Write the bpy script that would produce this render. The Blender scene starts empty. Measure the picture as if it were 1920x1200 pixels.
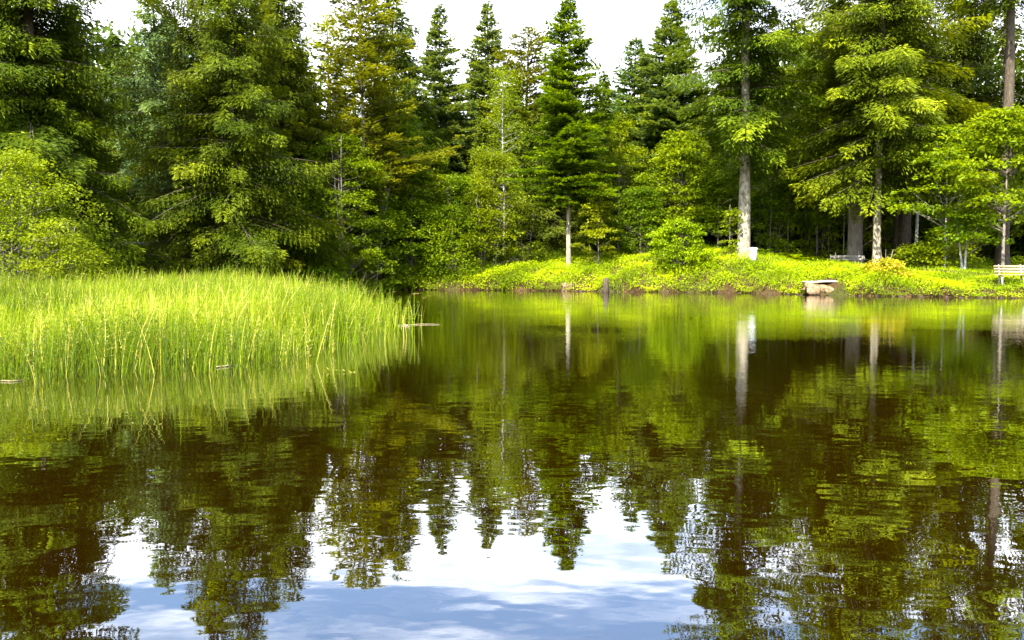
import bpy, math, random
import numpy as np
from mathutils import Vector, Matrix
R = math.radians
scene = bpy.context.scene
COL = scene.collection

# ------------------------------------------------------------------ camera, sky, sun
F = 1550.0                       # focal length in pixels of the 1920 x 1200 photograph
PITCH = R(3.5); CAMZ = 1.4
cam_d = bpy.data.cameras.new("camera"); cam = bpy.data.objects.new("camera", cam_d); COL.objects.link(cam)
cam.location = (0, 0, CAMZ); cam.rotation_euler = (R(90) - PITCH, 0, 0)
cam_d.sensor_width = 36; cam_d.lens = 36 * F / 1920; cam_d.clip_start = .1; cam_d.clip_end = 4000
scene.camera = cam
SUN_EL, SUN_AZ = R(47), R(204)   # azimuth clockwise from +Y : from the left, a little behind the camera
world = bpy.data.worlds.new("World"); scene.world = world; world.use_nodes = True
nt = world.node_tree; nt.nodes.clear(); N = nt.nodes.new; L = nt.links.new
sky = N('ShaderNodeTexSky'); sky.sky_type = 'NISHITA'; sky.sun_disc = False
sky.sun_elevation = SUN_EL; sky.sun_rotation = SUN_AZ; sky.air_density = 1.0; sky.dust_density = 0.6; sky.ozone_density = 2.0
tc = N('ShaderNodeTexCoord'); sp = N('ShaderNodeSeparateXYZ'); L(tc.outputs['Generated'], sp.inputs[0])
zz = N('ShaderNodeMath'); zz.operation = 'MAXIMUM'; L(sp.outputs[2], zz.inputs[0]); zz.inputs[1].default_value = 0.0
za = N('ShaderNodeMath'); za.operation = 'ADD'; L(zz.outputs[0], za.inputs[0]); za.inputs[1].default_value = .12
dx = N('ShaderNodeMath'); dx.operation = 'DIVIDE'; L(sp.outputs[0], dx.inputs[0]); L(za.outputs[0], dx.inputs[1])
dy = N('ShaderNodeMath'); dy.operation = 'DIVIDE'; L(sp.outputs[1], dy.inputs[0]); L(za.outputs[0], dy.inputs[1])
cb = N('ShaderNodeCombineXYZ'); L(dx.outputs[0], cb.inputs[0]); L(dy.outputs[0], cb.inputs[1]); cb.inputs[2].default_value = 3.7
mpn = N('ShaderNodeMapping'); mpn.inputs['Scale'].default_value = (.8, 1.9, 1); mpn.inputs['Rotation'].default_value = (0, 0, R(24)); L(cb.outputs[0], mpn.inputs[0])
cn = N('ShaderNodeTexNoise'); cn.inputs['Scale'].default_value = 1.15; cn.inputs['Detail'].default_value = 9; cn.inputs['Roughness'].default_value = .52; cn.inputs['Distortion'].default_value = .5
L(mpn.outputs[0], cn.inputs['Vector'])
low = N('ShaderNodeMapRange'); L(sp.outputs[2], low.inputs[0]); low.inputs[1].default_value = .27; low.inputs[2].default_value = .37; low.inputs[3].default_value = .21; low.inputs[4].default_value = 0
ca = N('ShaderNodeMath'); ca.operation = 'ADD'; L(cn.outputs['Fac'], ca.inputs[0]); L(low.outputs[0], ca.inputs[1])
cr = N('ShaderNodeValToRGB'); cr.color_ramp.elements[0].position = .43; cr.color_ramp.elements[1].position = .74; cr.color_ramp.interpolation = 'EASE'
cr.color_ramp.elements[0].color = (0, 0, 0, 1); cr.color_ramp.elements[1].color = (1, 1, 1, 1); L(ca.outputs[0], cr.inputs[0])
mx = N('ShaderNodeMix'); mx.data_type = 'RGBA'; L(cr.outputs[0], mx.inputs[0]); L(sky.outputs[0], mx.inputs[6]); mx.inputs[7].default_value = (9.0, 9.2, 9.6, 1)
bg = N('ShaderNodeBackground'); bg.inputs[1].default_value = .12; L(mx.outputs[2], bg.inputs[0])
wo = N('ShaderNodeOutputWorld'); L(bg.outputs[0], wo.inputs[0])
sl = bpy.data.lights.new("sun", 'SUN'); sl.energy = 4.3; sl.angle = R(.5); sl.color = (1, .93, .80)
sun = bpy.data.objects.new("sun", sl); COL.objects.link(sun)
sdir = Vector((math.sin(SUN_AZ) * math.cos(SUN_EL), math.cos(SUN_AZ) * math.cos(SUN_EL), math.sin(SUN_EL)))
sun.rotation_euler = sdir.to_track_quat('Z', 'Y').to_euler()
vs = scene.view_settings; vs.view_transform = 'Standard'; vs.look = 'None'; vs.exposure = 1.9; vs.gamma = 1
scene.render.engine = 'CYCLES'; cy = scene.cycles
cy.max_bounces = 7; cy.diffuse_bounces = 3; cy.glossy_bounces = 3; cy.transmission_bounces = 4; cy.transparent_max_bounces = 4
cy.caustics_reflective = False; cy.caustics_refractive = False

# ------------------------------------------------------------------ helpers
def ray(px, py):
    cp, spn = math.cos(PITCH), math.sin(PITCH); u = 600 - py
    return Vector((px - 960, F * cp + u * spn, -F * spn + u * cp))
def at(px, py, D):
    d = ray(px, py); t = D / d.y; return Vector((d.x * t, D, CAMZ + d.z * t))
def xat(px, D): return at(px, 505, D).x
def water_pt(px, py):
    d = ray(px, py); t = -CAMZ / d.z; return (d.x * t, d.y * t)
def ztop(py, D): return at(960, py, D).z

class MB:
    """collects quads, per-face tint"""
    def __init__(s): s.v = []; s.f = []; s.t = []; s.n = 0
    def quads(s, V, tint):          # V (n,4,3)
        n = len(V)
        if n == 0: return
        s.v.append(V.reshape(-1, 3)); s.f.append(np.arange(n * 4).reshape(n, 4) + s.n); s.t.append(np.broadcast_to(tint, (n,)).astype(np.float32)); s.n += n * 4
    def raw(s, V, Fq, tint=0.5):
        V = np.asarray(V, float); Fq = np.asarray(Fq, int)
        s.v.append(V); s.f.append(Fq + s.n); s.t.append(np.full(len(Fq), tint, np.float32)); s.n += len(V)
    def tube(s, P, rad, sides=6, tint=.5, wob=0, rng=None):
        P = np.asarray(P, float); rad = np.asarray(rad, float); m = len(P)
        T = np.gradient(P, axis=0); T /= np.linalg.norm(T, axis=1)[:, None] + 1e-9
        ref = np.array([0, 0, 1.]) if abs(T[0][2]) < .8 else np.array([1., 0, 0])
        A = np.cross(T, ref); A /= np.linalg.norm(A, axis=1)[:, None] + 1e-9; B = np.cross(T, A)
        an = np.arange(sides) * 2 * math.pi / sides
        rr = rad[:, None] * np.ones(sides)
        if wob and rng is not None:
            rr = rr * (1 + wob * rng.standard_normal((m, sides)))
        V = P[:, None] + rr[:, :, None] * (A[:, None] * np.cos(an)[None, :, None] + B[:, None] * np.sin(an)[None, :, None])
        idx = np.arange(m * sides).reshape(m, sides); nx = np.roll(idx, -1, axis=1)
        Fq = np.stack([idx[:-1], nx[:-1], nx[1:], idx[1:]], -1).reshape(-1, 4)
        s.raw(V.reshape(-1, 3), Fq, tint)
        if sides == 4 or sides > 4:
            c = len(s.f)
            k = sides // 2 - 1
            capf = [[0, i + 1, i + 2, i + 2 if i + 3 > sides - 1 else i + 3] for i in range(0, sides - 2, 2)]
            capf = [q for q in capf if len(set(q)) == 4]
            if capf:
                s.f.append(np.asarray(capf) + (m - 1) * sides + s.n - m * sides); s.t.append(np.full(len(capf), tint, np.float32))
                s.f.append(np.asarray(capf)[:, ::-1] + s.n - m * sides); s.t.append(np.full(len(capf), tint, np.float32))
    def box(s, c, size, rot=None, tint=.5, bev=.12):
        # bevelled box : 8-gon style chamfered along all edges (24 verts, 6+12 quads, corners left as degenerate quads)
        sx, sy, sz = [a / 2 for a in size]; b = min(sx, sy, sz) * bev
        V = []; ids = {}
        for ax in range(3):
            for sg in (-1, 1):
                for p in (-1, 1):
                    for q in (-1, 1):
                        co = [0, 0, 0]; dims = (sx, sy, sz); o = [a for a in range(3) if a != ax]
                        co[ax] = sg * dims[ax]; co[o[0]] = p * (dims[o[0]] - b); co[o[1]] = q * (dims[o[1]] - b)
                        key = [0, 0, 0]; key[ax] = sg; key[o[0]] = p; key[o[1]] = q
                        ids[(ax, tuple(key))] = len(V); V.append(co)
        Fq = []
        for ax in range(3):
            o = [a for a in range(3) if a != ax]
            for sg in (-1, 1):
                q = []
                for p, r_ in ((-1, -1), (1, -1), (1, 1), (-1, 1)):
                    k = [0, 0, 0]; k[ax] = sg; k[o[0]] = p; k[o[1]] = r_; q.append(ids[(ax, tuple(k))])
                Fq.append(q)
            # edges running along axis ax, between faces o0 and o1
            for p in (-1, 1):
                for r_ in (-1, 1):
                    q = []
                    for e, fa in ((-1, o[0]), (1, o[0]), (1, o[1]), (-1, o[1])):
                        k = [0, 0, 0]; k[ax] = e; k[o[0]] = p; k[o[1]] = r_; q.append(ids[(fa, tuple(k))])
                    Fq.append(q)
        V = np.asarray(V, float)
        if rot is not None: V = V @ np.asarray(rot).T
        s.raw(V + np.asarray(c, float), Fq, tint)
    def build(s, name, mat, parent=None, smooth=False, jitter=0):
        me = bpy.data.meshes.new(name)
        V = np.concatenate(s.v).astype(np.float32); Q = np.concatenate(s.f).astype(np.int32); T = np.concatenate(s.t)
        me.vertices.add(len(V)); me.vertices.foreach_set('co', V.ravel())
        me.loops.add(Q.size); me.loops.foreach_set('vertex_index', Q.ravel())
        me.polygons.add(len(Q)); me.polygons.foreach_set('loop_start', np.arange(0, Q.size, 4, dtype=np.int32))
        at_ = me.attributes.new('tint', 'FLOAT', 'FACE'); at_.data.foreach_set('value', T.astype(np.float32))
        me.materials.append(mat)
        me.update(); me.validate()
        if smooth: me.polygons.foreach_set('use_smooth', np.ones(len(me.polygons), bool))
        o = bpy.data.objects.new(name, me); COL.objects.link(o)
        if parent is not None: o.parent = parent
        return o

def tag(o, label=None, cat=None, group=None, kind=None):
    if label: o['label'] = label
    if cat: o['category'] = cat
    if group: o['group'] = group
    if kind: o['kind'] = kind
    return o
def thing(name, loc, label, cat, group=None, rz=0, sc=1):
    o = bpy.data.objects.new(name, None); COL.objects.link(o); o.location = loc; o.rotation_euler = (0, 0, rz); o.scale = (sc, sc, sc)
    o.empty_display_size = .3
    return tag(o, label, cat, group)
def dup(root, loc, rz, sc, label, group=None):
    c = root.copy(); COL.objects.link(c); c.location = loc; c.rotation_euler = (0, 0, rz)
    c.scale = sc if isinstance(sc, tuple) else (sc, sc, sc); c['label'] = label
    if group: c['group'] = group
    for ch in list(root.children):
        k = ch.copy(); COL.objects.link(k); k.parent = c
    return c

# ------------------------------------------------------------------ materials
def new_mat(name):
    m = bpy.data.materials.new(name); m.use_nodes = True; m.node_tree.nodes.clear(); return m
def ramp(n_, cols):
    e = n_.color_ramp.elements
    while len(e) < len(cols): e.new(.5)
    for el, (p, c) in zip(e, cols): el.position = p; el.color = (*c, 1)
def leaf_mat(name, cols, trans=.38, rough=.55, spec=.18, tr_col=(1.3, 1.15, .3), big=.0):
    m = new_mat(name); t = m.node_tree; N = t.nodes.new; L = t.links.new
    a = N('ShaderNodeAttribute'); a.attribute_name = 'tint'
    oi = N('ShaderNodeObjectInfo')
    geo = N('ShaderNodeNewGeometry')
    nz = N('ShaderNodeTexNoise'); nz.inputs['Scale'].default_value = .45; nz.inputs['Detail'].default_value = 2; L(geo.outputs['Position'], nz.inputs['Vector'])
    s1 = N('ShaderNodeMath'); s1.operation = 'MULTIPLY_ADD'; L(nz.outputs['Fac'], s1.inputs[0]); s1.inputs[1].default_value = .7; s1.inputs[2].default_value = -.35
    s2 = N('ShaderNodeMath'); s2.operation = 'ADD'; L(a.outputs['Fac'], s2.inputs[0]); L(s1.outputs[0], s2.inputs[1])
    r = N('ShaderNodeValToRGB'); ramp(r, cols); L(s2.outputs[0], r.inputs[0])
    hs = N('ShaderNodeHueSaturation'); L(r.outputs[0], hs.inputs['Color'])
    mr = N('ShaderNodeMapRange'); L(oi.outputs['Random'], mr.inputs[0]); mr.inputs[3].default_value = .482; mr.inputs[4].default_value = .508; L(mr.outputs[0], hs.inputs['Hue'])
    p = N('ShaderNodeBsdfPrincipled'); L(hs.outputs[0], p.inputs['Base Color']); p.inputs['Roughness'].default_value = rough; p.inputs['Specular IOR Level'].default_value = spec
    vm = N('ShaderNodeMix'); vm.data_type = 'RGBA'; vm.blend_type = 'MULTIPLY'; vm.inputs[0].default_value = 1; L(hs.outputs[0], vm.inputs[6]); vm.inputs[7].default_value = (*tr_col, 1)
    tr = N('ShaderNodeBsdfTranslucent'); L(vm.outputs[2], tr.inputs[0])
    ms = N('ShaderNodeMixShader'); ms.inputs[0].default_value = trans; L(p.outputs[0], ms.inputs[1]); L(tr.outputs[0], ms.inputs[2])
    o = N('ShaderNodeOutputMaterial'); L(ms.outputs[0], o.inputs[0]); return m
def rough_mat(name, cols, scale=8, stretch=(1, 1, 1), bump=.5, rough=.9, detail=6, dist=.02, coord='Object'):
    m = new_mat(name); t = m.node_tree; N = t.nodes.new; L = t.links.new
    tc = N('ShaderNodeTexCoord'); mp = N('ShaderNodeMapping'); mp.inputs['Scale'].default_value = stretch; L(tc.outputs[coord], mp.inputs[0])
    n1 = N('ShaderNodeTexNoise'); n1.inputs['Scale'].default_value = scale; n1.inputs['Detail'].default_value = detail; n1.inputs['Roughness'].default_value = .65; L(mp.outputs[0], n1.inputs['Vector'])
    r = N('ShaderNodeValToRGB'); ramp(r, cols); L(n1.outputs['Fac'], r.inputs[0])
    b = N('ShaderNodeBump'); b.inputs['Strength'].default_value = bump; b.inputs['Distance'].default_value = dist; L(n1.outputs['Fac'], b.inputs['Height'])
    p = N('ShaderNodeBsdfPrincipled'); L(r.outputs[0], p.inputs['Base Color']); p.inputs['Roughness'].default_value = rough; p.inputs['Specular IOR Level'].default_value = .2; L(b.outputs[0], p.inputs['Normal'])
    o = N('ShaderNodeOutputMaterial'); L(p.outputs[0], o.inputs[0]); return m

M = {}
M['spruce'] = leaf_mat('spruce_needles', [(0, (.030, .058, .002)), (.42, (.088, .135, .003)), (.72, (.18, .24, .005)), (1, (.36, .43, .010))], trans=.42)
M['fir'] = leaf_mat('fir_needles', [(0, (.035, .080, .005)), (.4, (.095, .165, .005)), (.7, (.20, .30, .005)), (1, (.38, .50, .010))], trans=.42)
M['bluefir'] = leaf_mat('veiled_blue_fir_needles', [(0, (.06, .11, .04)), (.4, (.135, .22, .065)), (.75, (.23, .33, .055)), (1, (.38, .48, .055))], trans=.4)  # needles' own blue green, with the pale veil over the treetops added as colour
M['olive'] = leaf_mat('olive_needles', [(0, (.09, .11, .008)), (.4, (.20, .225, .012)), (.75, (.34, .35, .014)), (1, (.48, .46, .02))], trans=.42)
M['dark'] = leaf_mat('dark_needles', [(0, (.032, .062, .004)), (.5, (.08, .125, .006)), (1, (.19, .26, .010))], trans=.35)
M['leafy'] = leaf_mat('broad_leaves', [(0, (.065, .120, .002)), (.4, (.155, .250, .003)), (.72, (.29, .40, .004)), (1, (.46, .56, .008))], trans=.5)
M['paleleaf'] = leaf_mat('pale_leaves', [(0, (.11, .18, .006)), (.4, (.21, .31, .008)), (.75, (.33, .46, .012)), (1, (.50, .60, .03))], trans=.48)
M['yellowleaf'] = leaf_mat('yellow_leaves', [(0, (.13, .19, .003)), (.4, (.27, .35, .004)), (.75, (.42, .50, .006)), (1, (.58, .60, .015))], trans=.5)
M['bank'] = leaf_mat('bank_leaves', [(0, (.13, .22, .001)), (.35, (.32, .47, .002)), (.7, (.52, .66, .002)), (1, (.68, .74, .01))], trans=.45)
M['orange'] = leaf_mat('reddish_leaves', [(0, (.30, .36, .01)), (.4, (.50, .46, .02)), (.7, (.6, .42, .05)), (1, (.65, .5, .10))], trans=.4)
M['reed'] = leaf_mat('reed_stems', [(0, (.045, .095, .002)), (.35, (.12, .215, .004)), (.75, (.25, .37, .006)), (1, (.58, .56, .12))], trans=.3, rough=.45, big=1)
M['bark'] = rough_mat('spruce_bark', [(.3, (.035, .026, .018)), (.55, (.10, .08, .055)), (.75, (.17, .14, .10))], 14, (1, 1, .25), .9, dist=.04)
M['palebark'] = rough_mat('pale_bark', [(.32, (.09, .07, .045)), (.45, (.27, .23, .165)), (.58, (.40, .36, .27)), (.75, (.50, .48, .39))], 5, (1, 1, .6), .8, dist=.03, detail=9)
M['greybark'] = rough_mat('grey_bark', [(.3, (.10, .08, .06)), (.5, (.21, .18, .15)), (.75, (.32, .28, .23))], 9, (1, 1, .2), .9, dist=.04, detail=8)
M['birch'] = rough_mat('birch_bark', [(.36, (.05, .045, .04)), (.42, (.45, .43, .38)), (.8, (.62, .60, .55))], 7, (.6, .6, 2), .4)
M['wood'] = rough_mat('weathered_wood', [(.3, (.30, .27, .22)), (.7, (.58, .54, .46))], 10, (.4, 4, 4), .4)
M['palewood'] = rough_mat('pale_wood', [(.3, (.28, .21, .12)), (.7, (.50, .41, .27))], 10, (.4, 4, 4), .3)
M['log'] = rough_mat('dead_wood', [(.3, (.26, .20, .13)), (.7, (.50, .43, .32))], 8, (1, 1, 1), .6)
M['concrete'] = rough_mat('concrete', [(.3, (.30, .29, .26)), (.7, (.45, .44, .40))], 20, (1, 1, 1), .3)
M['stone'] = rough_mat('pale_stone', [(.3, (.25, .20, .13)), (.5, (.48, .42, .31)), (.75, (.60, .55, .44))], 9, (1, 1, 1), .7)
M['earthstone'] = rough_mat('reddish_stone', [(.3, (.06, .04, .02)), (.5, (.25, .17, .09)), (.72, (.42, .34, .22))], 7, (1, 1, 1), .9, dist=.05)
M['darkstone'] = rough_mat('dark_stone', [(.3, (.03, .02, .012)), (.6, (.09, .065, .04)), (.8, (.22, .17, .12))], 3, (1, 1, 1), .8, dist=.04)
M['binpaint'] = rough_mat('white_enamel', [(.3, (.62, .66, .70)), (.6, (.80, .83, .85))], 3, (1, 1, 1), .1, rough=.4)
M['binmetal'] = rough_mat('bin_metal', [(.3, (.16, .17, .18)), (.7, (.24, .25, .26))], 6, (1, 1, 1), .1, rough=.5)
M['lily'] = leaf_mat('fallen_leaf', [(0, (.35, .22, .06)), (1, (.6, .45, .2))], trans=.2)

# ------------------------------------------------------------------ terrain and pond
shore = [water_pt(*p) for p in ((1920, 559), (1800, 557.5), (1700, 556), (1600, 555), (1540, 553), (1480, 551.5), (1400, 549.5), (1300, 548.5), (1200, 547.5), (1100, 546.5), (1000, 545), (900, 544), (800, 543.5), (700, 542))]
pond = [(33, 30), (30, 37)] + shore + [(-13.5, 56), (-16, 49), (-20, 47), (-26, 45), (-33, 40), (-40, 30), (-42, 12), (-38, .8), (0, .6), (36, .8), (39, 12), (37, 22)]
PP = np.array(pond)
def pond_sd(X, Y):
    """signed distance, positive outside the pond"""
    X = np.asarray(X, float); Y = np.asarray(Y, float)
    dmin = np.full(X.shape, 1e9); ins = np.zeros(X.shape, bool); n = len(PP)
    for i in range(n):
        ax, ay = PP[i]; bx, by = PP[(i + 1) % n]; ex, ey = bx - ax, by - ay
        t = np.clip(((X - ax) * ex + (Y - ay) * ey) / (ex * ex + ey * ey), 0, 1)
        dmin = np.minimum(dmin, np.hypot(X - ax - t * ex, Y - ay - t * ey))
        c = ((ay > Y) != (by > Y)) & (X < (bx - ax) * (Y - ay) / (by - ay + 1e-12) + ax); ins ^= c
    return np.where(ins, -dmin, dmin)
def ground(X, Y):
    X = np.asarray(X, float); Y = np.asarray(Y, float)
    d = pond_sd(X, Y) + .18 * np.sin(X * 1.7 + np.sin(X * .9) * 2) + .12 * np.sin(X * 4.1 + Y)
    back = np.clip((Y - 20) / 12, 0, 1)
    amp = 1.95 * (1 - .42 * np.clip((X - 14) / 9, 0, 1)) * (.25 + .75 * back)
    amp = amp + .75 * np.exp(-((X - 13.5) / 5.5) ** 2) * back
    amp = amp + .9 * np.clip((-X - 12) / 8, 0, 1) * back
    do = np.clip(d, 0, None)
    h = .26 * np.clip(do / .35, 0, 1) + amp * (1 - np.exp(-do / 4.2)) + .02 * do * back
    h = h + np.clip(do / 6, 0, 1) * (.12 * np.sin(X * .8 + 1) * np.sin(Y * .7) + .06 * np.sin(X * 2.3 + Y * 1.9))
    h = h + .24 * np.clip(np.hypot(X * .8, Y) - 74, 0, 70)
    di = np.clip(-d, 0, None)
    return np.where(d > 0, h, -1.1 * (1 - np.exp(-di / 1.2)) - .02)
def gz(x, y): return float(ground(np.array([x]), np.array([y]))[0])

def grid(name, xs, ys, zf, mat):
    X, Y = np.meshgrid(xs, ys); Z = zf(X, Y); V = np.stack([X, Y, Z], -1).reshape(-1, 3)
    i = np.arange(X.size).reshape(X.shape); Q = np.stack([i[:-1, :-1], i[:-1, 1:], i[1:, 1:], i[1:, :-1]], -1).reshape(-1, 4)
    b = MB(); b.raw(V, Q); return b.build(name, mat, smooth=True)
def axis(lo, hi, step, far):
    core = list(np.arange(lo, hi + step / 2, step)); out = []; s = step; a = core[-1]
    while a < far: s *= 1.35; a += s; out.append(a)
    inn = []; s = step; a = core[0]
    while a > -far: s *= 1.35; a -= s; inn.append(a)
    return np.array(inn[::-1] + core + out)
gm = new_mat('forest_ground'); t = gm.node_tree; N = t.nodes.new; L = t.links.new
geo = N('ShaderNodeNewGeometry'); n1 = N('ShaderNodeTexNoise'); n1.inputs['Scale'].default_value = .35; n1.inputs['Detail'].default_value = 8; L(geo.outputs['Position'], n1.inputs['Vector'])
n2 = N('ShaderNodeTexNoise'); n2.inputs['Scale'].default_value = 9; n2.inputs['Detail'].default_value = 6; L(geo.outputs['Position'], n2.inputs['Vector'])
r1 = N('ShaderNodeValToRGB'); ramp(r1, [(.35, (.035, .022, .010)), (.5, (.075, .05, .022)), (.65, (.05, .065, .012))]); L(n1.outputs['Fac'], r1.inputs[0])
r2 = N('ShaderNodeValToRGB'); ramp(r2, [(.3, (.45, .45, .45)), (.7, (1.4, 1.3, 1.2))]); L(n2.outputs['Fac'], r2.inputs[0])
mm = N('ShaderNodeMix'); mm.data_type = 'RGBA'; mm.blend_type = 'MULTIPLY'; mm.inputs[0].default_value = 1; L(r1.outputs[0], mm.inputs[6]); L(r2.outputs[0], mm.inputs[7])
bp = N('ShaderNodeBump'); bp.inputs['Distance'].default_value = .08; L(n2.outputs['Fac'], bp.inputs['Height'])
pb = N('ShaderNodeBsdfPrincipled'); pb.inputs['Roughness'].default_value = .95; pb.inputs['Specular IOR Level'].default_value = .1; L(mm.outputs[2], pb.inputs['Base Color']); L(bp.outputs[0], pb.inputs['Normal'])
oo = N('ShaderNodeOutputMaterial'); L(pb.outputs[0], oo.inputs[0])
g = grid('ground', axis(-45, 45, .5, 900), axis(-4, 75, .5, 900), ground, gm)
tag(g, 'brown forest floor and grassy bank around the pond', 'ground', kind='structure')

wm = new_mat('pond_water'); t = wm.node_tree; N = t.nodes.new; L = t.links.new
geo = N('ShaderNodeNewGeometry')
def wave(scale, detail, sx, sy, rot, dist=0):
    mp = N('ShaderNodeMapping'); mp.inputs['Scale'].default_value = (sx, sy, 1); mp.inputs['Rotation'].default_value = (0, 0, R(rot)); L(geo.outputs['Position'], mp.inputs[0])
    n = N('ShaderNodeTexNoise'); n.inputs['Scale'].default_value = scale; n.inputs['Detail'].default_value = detail; n.inputs['Roughness'].default_value = .5; n.inputs['Distortion'].default_value = dist
    L(mp.outputs[0], n.inputs['Vector']); return n.outputs['Fac']
w1 = wave(2.2, 2, 1, 1.5, 12); w2 = wave(9, 2, 1, 1.6, -18); w3 = wave(.35, 2, 1, 1, 40)
patch = N('ShaderNodeMapRange'); L(w3, patch.inputs[0]); patch.inputs[1].default_value = .38; patch.inputs[2].default_value = .62; patch.inputs[3].default_value = .35; patch.inputs[4].default_value = 1
b1 = N('ShaderNodeBump'); b1.inputs['Strength'].default_value = 1; b1.inputs['Distance'].default_value = .0023; L(w1, b1.inputs['Height'])
sy_ = N('ShaderNodeSeparateXYZ'); L(geo.outputs['Position'], sy_.inputs[0])
wind = N('ShaderNodeMapRange'); L(sy_.outputs[1], wind.inputs[0]); wind.inputs[1].default_value = 7; wind.inputs[2].default_value = 17; wind.inputs[3].default_value = .12; wind.inputs[4].default_value = 2.0
pw = N('ShaderNodeMath'); pw.operation = 'MULTIPLY'; L(patch.outputs[0], pw.inputs[0]); L(wind.outputs[0], pw.inputs[1])
h2 = N('ShaderNodeMath'); h2.operation = 'MULTIPLY'; L(w2, h2.inputs[0]); L(pw.outputs[0], h2.inputs[1])
b2 = N('ShaderNodeBump'); b2.inputs['Strength'].default_value = 1; b2.inputs['Distance'].default_value = .0012; L(h2.outputs[0], b2.inputs['Height']); L(b1.outputs[0], b2.inputs['Normal'])
gl = N('ShaderNodeBsdfGlossy'); gl.inputs['Roughness'].default_value = .004; gl.inputs['Color'].default_value = (.97, .98, 1, 1); L(b2.outputs[0], gl.inputs['Normal'])
df = N('ShaderNodeBsdfDiffuse'); n4 = wave(.12, 3, 1, 1, 0); r4 = N('ShaderNodeValToRGB'); ramp(r4, [(.35, (.009, .0042, .0001)), (.65, (.018, .0085, .0001))]); L(n4, r4.inputs[0]); L(r4.outputs[0], df.inputs[0])
fr = N('ShaderNodeFresnel'); fr.inputs['IOR'].default_value = 1.5; L(b1.outputs[0], fr.inputs['Normal'])
fm = N('ShaderNodeMapRange'); L(fr.outputs[0], fm.inputs[0]); fm.inputs[1].default_value = 0; fm.inputs[2].default_value = .8; fm.inputs[3].default_value = .30; fm.inputs[4].default_value = .92
ms = N('ShaderNodeMixShader'); L(fm.outputs[0], ms.inputs[0]); L(df.outputs[0], ms.inputs[1]); L(gl.outputs[0], ms.inputs[2])
oo = N('ShaderNodeOutputMaterial'); L(ms.outputs[0], oo.inputs[0])
b = MB(); b.raw([(-46, -1, 0), (46, -1, 0), (46, 70, 0), (-46, 70, 0)], [[0, 1, 2, 3]]); w = b.build('water', wm)
tag(w, 'still brown pond water mirroring the trees', 'water', kind='structure')

# ------------------------------------------------------------------ foliage generators
def norm(v): return v / (np.linalg.norm(v, axis=-1, keepdims=True) + 1e-9)
def add_leaves(mb, P, D, Nn, ln, wd, tint, fold=0.0):
    D = norm(D); S = norm(np.cross(D, Nn)); ln = np.asarray(ln)[:, None]; wd = np.asarray(wd)[:, None]
    Nu = np.cross(S, D)
    a = P; c = P + D * ln; m = P + D * ln * .45 - Nu * wd * fold
    V = np.stack([a, m + S * wd * .5, c, m - S * wd * .5], 1); mb.quads(V, tint)

def trunk_pts(rng, H, r0, lean=.0, flare=.35, nseg=14, top=.02, wig=.006):
    z = np.concatenate([[-.6, 0, .25, .7], np.linspace(1.5, H, nseg)]); k = rng.uniform(0, 6.28)
    P = np.stack([np.sin(z * .35 + k) * wig * z + lean * z * math.cos(k), np.cos(z * .3 + k) * wig * z + lean * z * math.sin(k), z], -1)
    P -= np.array([P[1][0], P[1][1], 0])
    rad = top + (r0 - top) * np.clip(1 - z / H, 0, 1) ** .85
    rad = rad * (1 + flare * np.exp(-np.clip(z, 0, None) / .35)); return P, rad

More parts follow.
